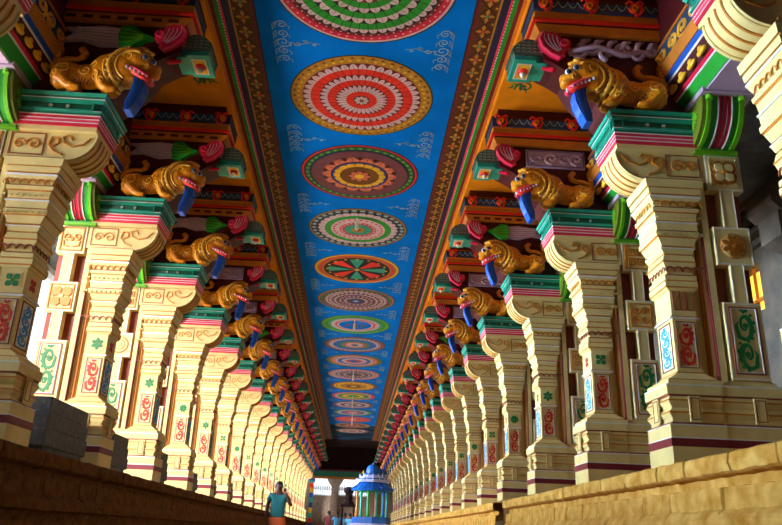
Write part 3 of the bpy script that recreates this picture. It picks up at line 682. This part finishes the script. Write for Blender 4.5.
# ------------------------------------------------------------------ medallions
def medallion(rings,R=.93):
    mb=MB(); z=[0]
    def ringf(r0,r1,m,n=48):
        z[0]+=.0012; d=z[0]
        vs=[(r*math.cos(2*PI*k/n),r*math.sin(2*PI*k/n),-d) for r in (r0,r1) for k in range(n)]
        mb.add(vs,[(k,(k+1)%n,n+(k+1)%n,n+k) for k in range(n)],m)
    def disc(x,y,rx,ry,a,m,n=12,dz=0):
        d=z[0]+dz; c,s=math.cos(a),math.sin(a)
        vs=[]
        for k in range(n):
            p,q=rx*math.cos(2*PI*k/n),ry*math.sin(2*PI*k/n); vs.append((x+p*c-q*s,y+p*s+q*c,-d))
        mb.add(vs,[tuple(range(n))],m)
    for t in rings:
        k=t[0]
        if k=='s': ringf(t[1]*R,t[2]*R,t[3])
        elif k=='p':      # petals: r0, rm, r1, fill, petal, line, n
            _,r0,rm,r1,fill,pet,line,n=t; r0*=R; rm*=R; r1*=R
            ringf(r0,r1,line); ringf(r0,rm,fill); z[0]+=.0012
            w=PI*rm/n
            for i in range(n):
                a=2*PI*i/n
                disc(rm*math.cos(a),rm*math.sin(a),(r1-rm)*.97,w*.985,a,pet,14); disc((rm+.35*(r1-rm))*math.cos(a),(rm+.35*(r1-rm))*math.sin(a),(r1-rm)*.55,w*.05,a,line,6,.0004)
            z[0]+=.0006; ringf(r0,rm-.001,fill); z[0]+=.0006
            for i in range(n):
                a=2*PI*(i+.5)/n; c,s=math.cos(a),math.sin(a); hw=.004
                mb.add([(r*c-q*s*hw,r*s+q*c*hw,-z[0]-.0005) for r,q in ((r0,-1),(r0,1),(rm,1),(rm,-1))],[(0,1,2,3)],line)
        elif k=='d':      # dots
            _,r,sz,m,n=t; z[0]+=.001
            for i in range(n): a=2*PI*i/n; disc(r*R*math.cos(a),r*R*math.sin(a),sz*R,sz*R*1.3,a,m,8)
        elif k=='w':      # wedges
            _,r0,r1,ms,n,fr=t; z[0]+=.0012
            for i in range(n):
                a=2*PI*(i)/n; h=PI/n*fr; vs=[(r0*R*math.cos(a),r0*R*math.sin(a),-z[0])]+[(r1*R*math.cos(a+h*q),r1*R*math.sin(a+h*q),-z[0]) for q in (-1,-.5,0,.5,1)]
                mb.add(vs,[tuple(range(6))],ms[i%len(ms)])
    return mb
MED=[
 ('large green petalled medallion with red beaded rim',[('s',0,1.02,'black'),('s',0,1.0,'rosew'),('s',0,.97,'red'),('d',.93,.012,'rosew',60),('s',0,.89,'maroon'),('d',.865,.01,'rosew',60),('s',0,.84,'black'),('p',.55,.76,.83,'green','rosew','black',44),('p',.42,.56,.65,'green','rosew','black',26),('p',.28,.38,.46,'green','rosew','black',20),('p',.08,.20,.28,'rosew','rosew','maroon',14),('s',0,.1,'scarlet')],.99),
 ('red and white petalled medallion with gold vine rim',[('s',0,1.02,'black'),('s',0,1.0,'tan'),('d',.955,.022,'brown',44),('d',.90,.018,'yellow',50),('s',0,.845,'maroon'),('p',.60,.73,.84,'scarlet','rosew','maroon',40),('p',.36,.49,.60,'scarlet','rosew','maroon',36),('p',.2,.28,.37,'rosew','rosew','maroon',30),('s',0,.22,'scarlet'),('s',0,.115,'black'),('p',.03,.07,.105,'rosew','rosew','brown',8),('s',0,.03,'brown')],.935),
 ('salmon and plum flower medallion with yellow inner ring',[('s',0,1.02,'black'),('s',0,1.0,'red'),('s',0,.965,'black'),('s',0,.94,'dkgreen'),('d',.90,.028,'lime',40),('s',0,.865,'black'),('s',0,.85,'steel'),('p',.45,.66,.66,'plum','plum','black',24),('s',0,.83,'plum'),('p',.35,.58,.64,'plum','salmon','black',14),('p',.40,.52,.62,'salmon','salmon','wine',14),('s',0,.50,'navy'),('s',0,.47,'blue'),('p',.28,.40,.45,'yellow','yellow','brown',16),('s',0,.34,'brown'),('s',0,.2,'plum'),('p',.07,.13,.19,'salmon','salmon','wine',8),('s',0,.08,'yellow')],.93),
 ('white medallion with green ring and turquoise centre',[('s',0,1.02,'black'),('s',0,1.0,'tan'),('s',0,.97,'black'),('d',.91,.045,'faint',34),('s',0,.84,'black'),('p',.62,.76,.83,'rosew','rosew','black',30),('s',0,.69,'green'),('s',0,.56,'rosew'),('d',.50,.03,'red',26),('d',.43,.025,'rosew',26),('s',0,.38,'red'),('d',.34,.025,'rosew',22),('s',0,.28,'teal'),('s',0,.14,'tan'),('s',0,.07,'brown')],.92),
 ('black medallion with green and orange radiating wedges',[('s',0,1.02,'black'),('s',0,1.0,'yellow'),('s',0,.95,'tan'),('s',0,.90,'red'),('s',0,.83,'tan'),('s',0,.79,'wine'),('s',0,.76,'black'),('w',.04,.68,['teal','scarlet'],8,.62),('d',.70,.03,'yellow',16),('s',0,.06,'yellow')],.92),
 ('plum and white lace medallion with blue centre',[('s',0,1.02,'black'),('s',0,1.0,'salmon'),('s',0,.97,'dkgreen'),('d',.92,.02,'salmon',40),('s',0,.86,'plum'),('p',.72,.75,.84,'plum','rosew','wine',36),('d',.66,.03,'rosew',32),('p',.46,.53,.60,'plum','rosew','wine',28),('d',.42,.03,'rosew',22),('p',.2,.26,.34,'plum','rosew','wine',18),('s',0,.2,'steel'),('s',0,.11,'blue'),('s',0,.06,'rosew')],.94),
 ('lime rimmed medallion with white ring and brown figure marks',[('s',0,1.02,'black'),('s',0,1.0,'lime'),('s',0,.90,'green'),('s',0,.80,'teal'),('s',0,.72,'rosew'),('s',0,.60,'red'),('s',0,.54,'rosew'),('s',0,.48,'sky'),('d',.22,.07,'brown',4),('d',.3,.04,'maroon',7),('s',0,.1,'brown')],.94),
 ('blue medallion with plum rim and red white centre',[('s',0,1.02,'black'),('s',0,1.0,'plum'),('d',.93,.03,'salmon',30),('s',0,.86,'rosew'),('d',.8,.03,'steel',30),('s',0,.72,'pblue'),('s',0,.48,'green'),('s',0,.38,'red'),('s',0,.28,'rosew'),('s',0,.12,'steel')],.93),
 ('olive rimmed medallion with salmon ring and red centre',[('s',0,1.02,'black'),('s',0,1.0,'olive'),('s',0,.86,'salmon'),('d',.78,.03,'rosew',30),('s',0,.7,'rosew'),('s',0,.6,'pblue'),('s',0,.46,'rosew'),('s',0,.3,'red'),('s',0,.18,'pblue')],.93),
 ('grey lace medallion with orange rim',[('s',0,1.02,'black'),('s',0,1.0,'salmon'),('s',0,.90,'rosew'),('d',.84,.04,'violet',26),('s',0,.74,'violet'),('d',.62,.05,'rosew',24),('s',0,.5,'plum'),('d',.38,.05,'rosew',16),('s',0,.2,'steel')],.93),
 ('yellow medallion with purple rim',[('s',0,1.02,'black'),('s',0,1.0,'plum'),('s',0,.86,'yellow'),('d',.72,.04,'brown',22),('s',0,.58,'tan'),('s',0,.3,'wine'),('s',0,.15,'yellow')],.93),
 ('green and yellow medallion with red rim',[('s',0,1.02,'black'),('s',0,1.0,'red'),('s',0,.84,'rosew'),('s',0,.72,'green'),('s',0,.5,'yellow'),('s',0,.3,'green')],.93),
]
extra=[('grey white ringed medallion',['plum','rosew','violet','rosew','steel']),('green rimmed medallion with pale centre',['green','rosew','pblue','red','rosew']),('bright red medallion',['red','scarlet','salmon','red','yellow']),('dull brown ringed medallion',['tan','plum','brown','salmon','plum']),('smoke darkened ringed medallion',['plum','rosew','brown','rosew','brown'])]
for l,c in extra: MED.append((l,[('s',0,1.02,'black')]+[('s',0,1-.19*i,m) for i,m in enumerate(c)],.93))
MY=[6.22,8.42,10.61,12.89,15.17,17.45,19.75]+[22.05+2.25*i for i in range(10)]
for (lab,rings,R),y in zip(MED,MY):
    mb=medallion(rings,R); o=mb.build('ceiling_medallion'); o.location=(0,y,6.118)
    o['label']=lab+' painted on the blue ceiling'; o['category']='ceiling medallion'; o['group']='round medallions down the ceiling'
# white brush flourishes
def flourish():
    b=MB(); mp=lambda a,c,d:(a,c,-d)
    def st(p,w): b.ribbon(p,w,mp,.003,'faint')
    for k in range(5):
        yy=-.32+.16*k; st(spiral(0,yy,.07 if k!=2 else .10,PI*.5*k,1.5,1 if k%2 else -1),.012)
        for q in range(3): st([(.06,yy-.04+.04*q),(.10,yy-.01+.04*q),(.11,yy+.03+.04*q)],.007)
        st([(-.06,yy),(-.09,yy+.04),(-.08,yy+.08)],.007)
    for k in range(3): st(spiral(-.17-.10*k,.02*(-1)**k,.045-.01*k,0,1.3,(-1)**k),.009)
    st([(-.08,.0),(-.2,.03),(-.32,-.02),(-.44,.01)],.007)
    return b.mesh('flourish')
fl=flourish()
for i in range(14):
    y=7.30+2.26*i
    for s in (-1,1):
        o=bpy.data.objects.new('ceiling_flourish',fl); col.objects.link(o); o.location=(s*.95,y,6.118); o.scale=(s,1,1)
        o['label']='faint white brushed flourish on blue ceiling, %s side, behind the %s medallion'%('right' if s>0 else 'left',ORD[i]); o['category']='painted flourish'; o['group']='white flourishes on the blue ceiling'
# lamp rods hanging below some medallions
for k,(y,L_) in enumerate(((12.35,.24),(19.2,.30),(25.9,.35),(31.0,.5),(35.6,.6))):
    b=MB(); b.lathe([(.012,0),(.012,-L_*.4),(.03,-L_*.42),(.035,-L_),(.01,-L_-.02)],(0,0,0),'white',8); o=b.build('hanging_rod'); o.location=(-.02,y,6.12)
    o['label']='thin white rod hanging from the ceiling under the %s medallion'%ORD[(3,6,9,12,14)[k]]; o['category']='rod'; o['group']='white rods hanging from the ceiling'

# ------------------------------------------------------------------ far end
b=MB()
for x0,x1 in ((-3.9,-2.6),(-1.22,-.72),(1.2,3.9)): b.box(x0,x1,51,51.3,0,4.6,'endw')
b.box(-2.6,1.2,51,51.3,0,2.95,'endw'); b.box(-3.9,3.9,50.9,51.3,4.15,6.2,'dark'); struct(b,'wall_back')
b=MB(); b.box(3.6,7,51,51.3,0,6.2,'wallst'); b.box(-6.5,-3.6,51,51.3,0,6.2,'wallst'); struct(b,'wall_back')
b=MB(); b.box(-3.9,3.9,50.6,50.9,4.15,4.5,'dkgreen'); b.box(-3.9,3.9,50.55,50.9,4.02,4.15,'rail'); b.box(-3.9,3.9,50.55,50.9,4.5,4.62,'wine'); b.build('cross_beam',label='teal and orange painted crossbeam closing the far end of the corridor',category='beam')
for k,x in enumerate((-2.85,-.97,1.4)):
    b=MB(); b.box(x-.2,x+.2,50.3,50.7,0,3.5,'endw'); b.prism([(x-.22,3.5),(x-.42,3.75),(x-.55,4.0),(x+.55,4.0),(x+.42,3.75),(x+.22,3.5)],50.3,50.7,'endw'); b.box(x-.26,x+.26,50.25,50.75,0,.9,'endw')
    b.build('end_pillar',label='plain shaded pillar under the far crossbeam, %s'%('at the left','in the middle','behind the blue pavilion')[k],category='pillar',group='plain end pillars')
for k,(a,c) in enumerate(((-2.6,-1.22),(-.72,1.2))):
    root=empty('balustrade',((a+c)/2,51.1,2.95),'pale pierced balustrade in the %s far opening'%('left','right')[k],'balustrade','far end balustrades')
    b=MB(); b.box(a,c,51.05,51.15,2.95,3.02,'pale'); b.box(a,c,51.05,51.15,3.34,3.4,'pale'); b.build('rail',root,((a+c)/2,51.1,2.95))
    b=MB(); x=a+.06
    while x<c: b.lathe([(.03,0),(.045,.08),(.02,.16),(.035,.26),(.025,.36)],(x,51.1,2.98),'pale',6); b.lathe([(.03,0),(.06,.06),(.04,.16),(.005,.24)],(x,51.1,3.4),'pale',6); x+=.15
    b.build('balusters',root,((a+c)/2,51.1,2.95))
# painted guardian post at the left end
root=empty('painted_post',(-2.40,48.5,0),'slim painted post in blue, yellow and teal ending the left colonnade','post')
b=MB()
for k,m in enumerate(('teal','blue','yellow','blue','scarlet','teal','yellow','steel','teal','blue','yellow','scarlet')): b.box(-2.66,-2.44,48.4,48.6,.3*k,.3*k+.3,m)
b.build('shaft',root,(-2.55,48.5,0))
b=MB(); b.box(-2.72,-2.38,48.3,48.7,3.6,3.72,'teal'); b.box(-2.76,-2.34,48.26,48.74,3.72,3.8,'blue'); b.build('capital',root,(-2.55,48.5,0))

# ------------------------------------------------------------------ blue pavilion
PO=(.95,30.3,0)
def octa(R,z0,R1,z1,m,mb,n=8): 
    mb.lathe([(R,z0),(R1,z1)],(0,0,0),m,n)
root=empty('pavilion',PO,'small blue tiered pavilion with coloured columns standing in the aisle','pavilion'); root.scale=(.80,.80,1)
b=MB()
octa(1.25,0,1.25,.35,'pblue',b); octa(1.12,.35,1.12,.6,'pwhite',b); octa(1.0,.6,1.0,.95,'pblue',b); octa(1.05,.95,1.05,1.05,'pwhite',b); octa(.95,1.05,.95,1.28,'pblue',b); b.build('stepped_base',root)
for k in range(12):
    a=2*PI*(k+.5)/12; b=MB(); m=('teal','green','salmon','teal','green','pblue','rail','teal','green','teal','pblue','teal')[k]
    b.lathe([(.085,0),(.085,.12),(.06,.16),(.05,.5),(.05,.75),(.07,.82),(.09,.96)],(.76*math.cos(a),.76*math.sin(a),1.28),m,10); b.build('column',root,smooth=True)
b=MB(); octa(.84,2.22,.86,2.30,'teal',b); octa(1.06,2.26,.98,2.34,'pblue',b); octa(.98,2.34,.62,2.62,'pblue',b); b.build('eave_roof',root)
for k in range(8):
    a=2*PI*(k+.5)/8; q=MB(); q.tube([(.6*math.cos(a),.6*math.sin(a),2.63),(.85*math.cos(a),.85*math.sin(a),2.45),(1.1*math.cos(a),1.1*math.sin(a),2.32),(1.16*math.cos(a),1.16*math.sin(a),2.37)],[.02,.025,.03,.015],'blue',6); q.build('roof_ridge',root)
b=MB(); octa(.84,2.58,.88,2.68,'pwhite',b); octa(.74,2.68,.62,2.74,'pblue',b); octa(.64,2.74,.70,2.80,'pwhite',b); octa(.50,2.80,.50,2.86,'pwhite',b)
for k in range(16):
    a=2*PI*k/16; b.lathe([(.02,0),(.035,.05),(.008,.12)],(.66*math.cos(a),.66*math.sin(a),2.79),'pwhite',6); b.lathe([(.02,0),(.035,.05),(.008,.1)],(.8*math.cos(a),.8*math.sin(a),2.65),'pwhite',6)
b.build('white_tier',root)
b=MB(); b.lathe([(.42,2.84),(.46,2.92),(.34,2.94),(.35,3.03),(.33,3.12),(.26,3.20),(.16,3.26),(.05,3.29),(.05,3.33),(.01,3.38)],(0,0,0),'pblue',12); b.build('dome',root,smooth=False)
b=MB(); b.tube([(-.45,-.3,2.85),(-.5,-.32,2.95),(-.47,-.3,3.03)],[.03,.04,.02],'yellow',8); b.build('gilded_finial',root)
# dark shrine behind
root=empty('shrine',(.02,33,-.55),'dark wooden shrine silhouette left of the blue pavilion','shrine'); root.scale=(.62,.62,1)
b=MB(); b.box(-.42,.42,-.42,.42,0,1.35,'dark'); b.build('base',root)
for k in range(4): b=MB(); sx,sy=((-1,-1),(1,-1),(1,1),(-1,1))[k]; b.box(sx*.38-.05,sx*.38+.05,sy*.38-.05,sy*.38+.05,1.35,2.3,'dark'); b.build('post',root)
b=MB(); b.box(-.5,.5,-.5,.5,2.28,2.36,'dark'); b.lathe([(.45,2.36),(.25,2.55),(.3,2.6),(.24,2.8),(.3,2.86),(.34,2.92),(.3,3.05),(.05,3.1)],(0,0,0),'dark',8); b.build('tower_roof',root)

# ------------------------------------------------------------------ people
def skin_mesh(chain, rad, name, m, sub=2):
    me=bpy.data.meshes.new(name); vs=[c for c in chain['v']]; me.from_pydata(vs,chain['e'],[]); me.materials.append(M[m])
    o=bpy.data.objects.new(name,me); col.objects.link(o)
    sk=o.modifiers.new('s','SKIN'); 
    for i,v in enumerate(me.skin_vertices[0].data): r=rad[i]; v.radius=r if hasattr(r,'__len__') else (r,r); v.use_root=(i==0)
    ss=o.modifiers.new('ss','SUBSURF'); ss.levels=sub; ss.render_levels=sub
    dg=bpy.context.evaluated_depsgraph_get(); me2=bpy.data.meshes.new_from_object(o.evaluated_get(dg)); me2.name=name
    me2.polygons.foreach_set('use_smooth',[True]*len(me2.polygons))
    bpy.data.objects.remove(o); r=bpy.data.objects.new(name,me2); col.objects.link(r); return r
def person(loc,rz,label,shirt,lower,phone=True,sc=1.0,group=None):
    root=empty('person',loc,label,'person',group); root.rotation_euler=(0,0,rz); root.scale=(sc,sc,sc)
    # x right hand side of the picture, -y towards the camera
    V=[(0,0,.95),(0,0,1.12),(0,0,1.30),(0,0,1.43),(0,0,1.50),(0,-.01,1.585),(0,-.01,1.67),
       (-.17,0,1.40),(-.24,.0,1.15),(-.22,-.06,.90),(-.21,-.08,.82),
       (.17,0,1.40),(.30,-.03,1.20),(.17,-.10,1.42),(.13,-.09,1.50),
       (-.09,0,.88),(-.10,-.01,.48),(-.10,.02,.10),(-.10,-.10,.04),(.09,0,.88),(.10,-.01,.48),(.10,.02,.10),(.11,-.10,.04)]
    if not phone: V[12]=(.25,0,1.15); V[13]=(.24,-.06,.92); V[14]=(.23,-.08,.84)
    R=[(.13,.10),(.13,.10),(.15,.10),(.12,.08),.06,(.08,.095),(.065,.075),.055,.042,.033,.03,.055,.042,.033,.03,.085,.055,.04,.035,.085,.055,.04,.035]
    Ed=[(0,1),(1,2),(2,3),(3,4),(4,5),(5,6),(3,7),(7,8),(8,9),(9,10),(3,11),(11,12),(12,13),(13,14),(0,15),(15,16),(16,17),(17,18),(0,19),(19,20),(20,21),(21,22)]
    body=skin_mesh({'v':V,'e':Ed},R,'body','skin'); body.parent=root
    for side,(hx,hy,hz),up in ((-1,V[10],False),(1,V[14],phone)):
        mb=MB()
        for f in range(4):
            d=1 if up else -1; L_=(.075,.085,.08,.065)[f]; x=hx+(-.024+.016*f)
            mb.tube([(x,hy,hz),(x,hy-.012,hz+d*L_*.5),(x,hy-.002,hz+d*L_)],[.009,.008,.006],'skin',6)
        mb.tube([(hx-.02*side,hy-.01,hz),(hx-.04*side,hy-.035,hz+(.03 if up else -.04))],[.010,.007],'skin',6); mb.build('fingers',body)
    sv=[(0,0,.90),(0,0,1.08),(0,0,1.28),(0,0,1.405),(-.16,0,1.405),(-.215,0,1.27),(.16,0,1.405),(.245,-.015,1.28)]
    sr=[(.185,.14),(.17,.135),(.185,.13),(.13,.10),.075,.07,.075,.07]
    s=skin_mesh({'v':sv,'e':[(0,1),(1,2),(2,3),(3,4),(4,5),(3,6),(6,7)]},sr,'shirt',shirt); s.parent=root
    mb=MB(); mb.lathe([(.06,1.44),(.085,1.455),(.07,1.47)],(0,0,0),shirt,12); mb.build('collar',s)
    mb=MB()
    n=24; prof=[(.18,.95,.13),(.20,.8,.15),(.21,.5,.16),(.22,.25,.17),(.23,.12,.18)]
    vs=[]
    for rx,z,ry in prof:
        for k in range(n): a=2*PI*k/n; w=1+.04*math.sin(a*6)*(1-z); vs.append((rx*math.cos(a)*w,ry*math.sin(a)*w,z))
    mb.add(vs,[(i*n+k,i*n+(k+1)%n,(i+1)*n+(k+1)%n,(i+1)*n+k) for i in range(len(prof)-1) for k in range(n)]+[tuple(range(n))],lower); mb.build('wrap_cloth',root,smooth=True)
    h=MB(); h.ell((0,.016,1.635),(.086,.10,.088),'hair',16,10); h.build('hair',root,smooth=True)
    f=MB()
    for sx in (-1,1): f.ell((sx*.03,-.092,1.62),(.012,.008,.007),'white',8,6); f.ell((sx*.03,-.099,1.62),(.005,.004,.005),'black',6,4); f.tube([(sx*.015,-.098,1.638),(sx*.045,-.092,1.64)],.004,'hair',5); f.ell((sx*.08,0,1.60),(.012,.02,.028),'skin',8,6)
    f.tube([(0,-.092,1.62),(0,-.112,1.585)],[.008,.014],'skin',6); f.tube([(-.022,-.095,1.555),(0,-.10,1.553),(.022,-.095,1.555)],.006,'cloth2',5); f.tube([(-.03,-.093,1.568),(0,-.104,1.570),(.03,-.093,1.568)],.007,'hair',6)
    f.build('face',root,smooth=True)
person((-1.50,17.3,0),.15,'man in teal shirt and orange wrap holding a hand to his ear','shirt','cloth')
for k,(x,y,rz,sh,lo,lab) in enumerate(((-.92,38,3.0,'cloth2','cloth2','person in dark maroon clothes at the left of the distant group'),(-.5,37.5,3.3,'shirtb','white','person in light blue shirt second in the distant group'),(-.14,38.2,3.1,'shirtb','shirt','person in blue shirt in the middle of the distant group'),(.12,37,2.8,'shirtb','white','person in light blue shirt just left of the pavilion'),(-.34,39.5,3.1,'hair','cloth2','person in black clothes behind the distant group'))):
    person((x,y,0),rz,lab,sh,lo,False,.98-.02*k,'people gathered by the pavilion')

# ------------------------------------------------------------------ camera, light
cam=bpy.data.cameras.new('camera'); co=bpy.data.objects.new('camera',cam); col.objects.link(co)
p,yw,rl=.3562,.0411,.0352
fw=Vector((math.sin(yw)*math.cos(p),math.cos(yw)*math.cos(p),math.sin(p))); rt=Vector((math.cos(yw),-math.sin(yw),0)); up=rt.cross(fw)
rt2=rt*math.cos(rl)+up*math.sin(rl); up2=up*math.cos(rl)-rt*math.sin(rl)
mw=Matrix((rt2,up2,-fw)).transposed().to_4x4(); mw.translation=(.123,0,.67); co.matrix_world=mw
cam.sensor_width=36; cam.lens=731.4/782*36; cam.clip_end=300
bpy.context.scene.camera=co
w=bpy.data.worlds.new('World'); bpy.context.scene.world=w; w.use_nodes=True
bg=w.node_tree.nodes['Background']; bg.inputs['Color'].default_value=(.82,.90,1,1); bg.inputs['Strength'].default_value=1.8
def area(name,loc,rot,sx,sy,power,color):
    l=bpy.data.lights.new(name,'AREA'); l.shape='RECTANGLE'; l.size=sx; l.size_y=sy; l.energy=power; l.color=color
    o=bpy.data.objects.new(name,l); col.objects.link(o); o.location=loc; o.rotation_euler=rot; return o
s=bpy.data.lights.new('sun','SUN'); s.energy=7.2; s.angle=.25; s.color=(1,.96,.97); so=bpy.data.objects.new('sun',s); col.objects.link(so)
d=Vector((1,1.3,-.42)); so.rotation_euler=d.to_track_quat('-Z','Y').to_euler()
# daylight of the open court on the left, one lamp per stretch of the opening
for k in range(4):
    dl=area('court_daylight',(-7.2,9+14*k,3.0),(0,-PI/2,0),3.6,14,950,(.56,.78,1)); dl.data.spread=math.radians(38)
    gl=area('ceiling_fill',(-7.6,9+14*k,.9),(0,-PI/2-math.radians(30),0),2.0,14,1500,(1,.93,.80)); gl.data.spread=math.radians(75)  # added fill lamps aimed upward to brighten the ceiling and right soffits
vs_=bpy.context.scene.view_settings; vs_.view_transform='Standard'; vs_.look='None'; vs_.gamma=1; vs_.exposure=0; vs_.use_curve_mapping=False
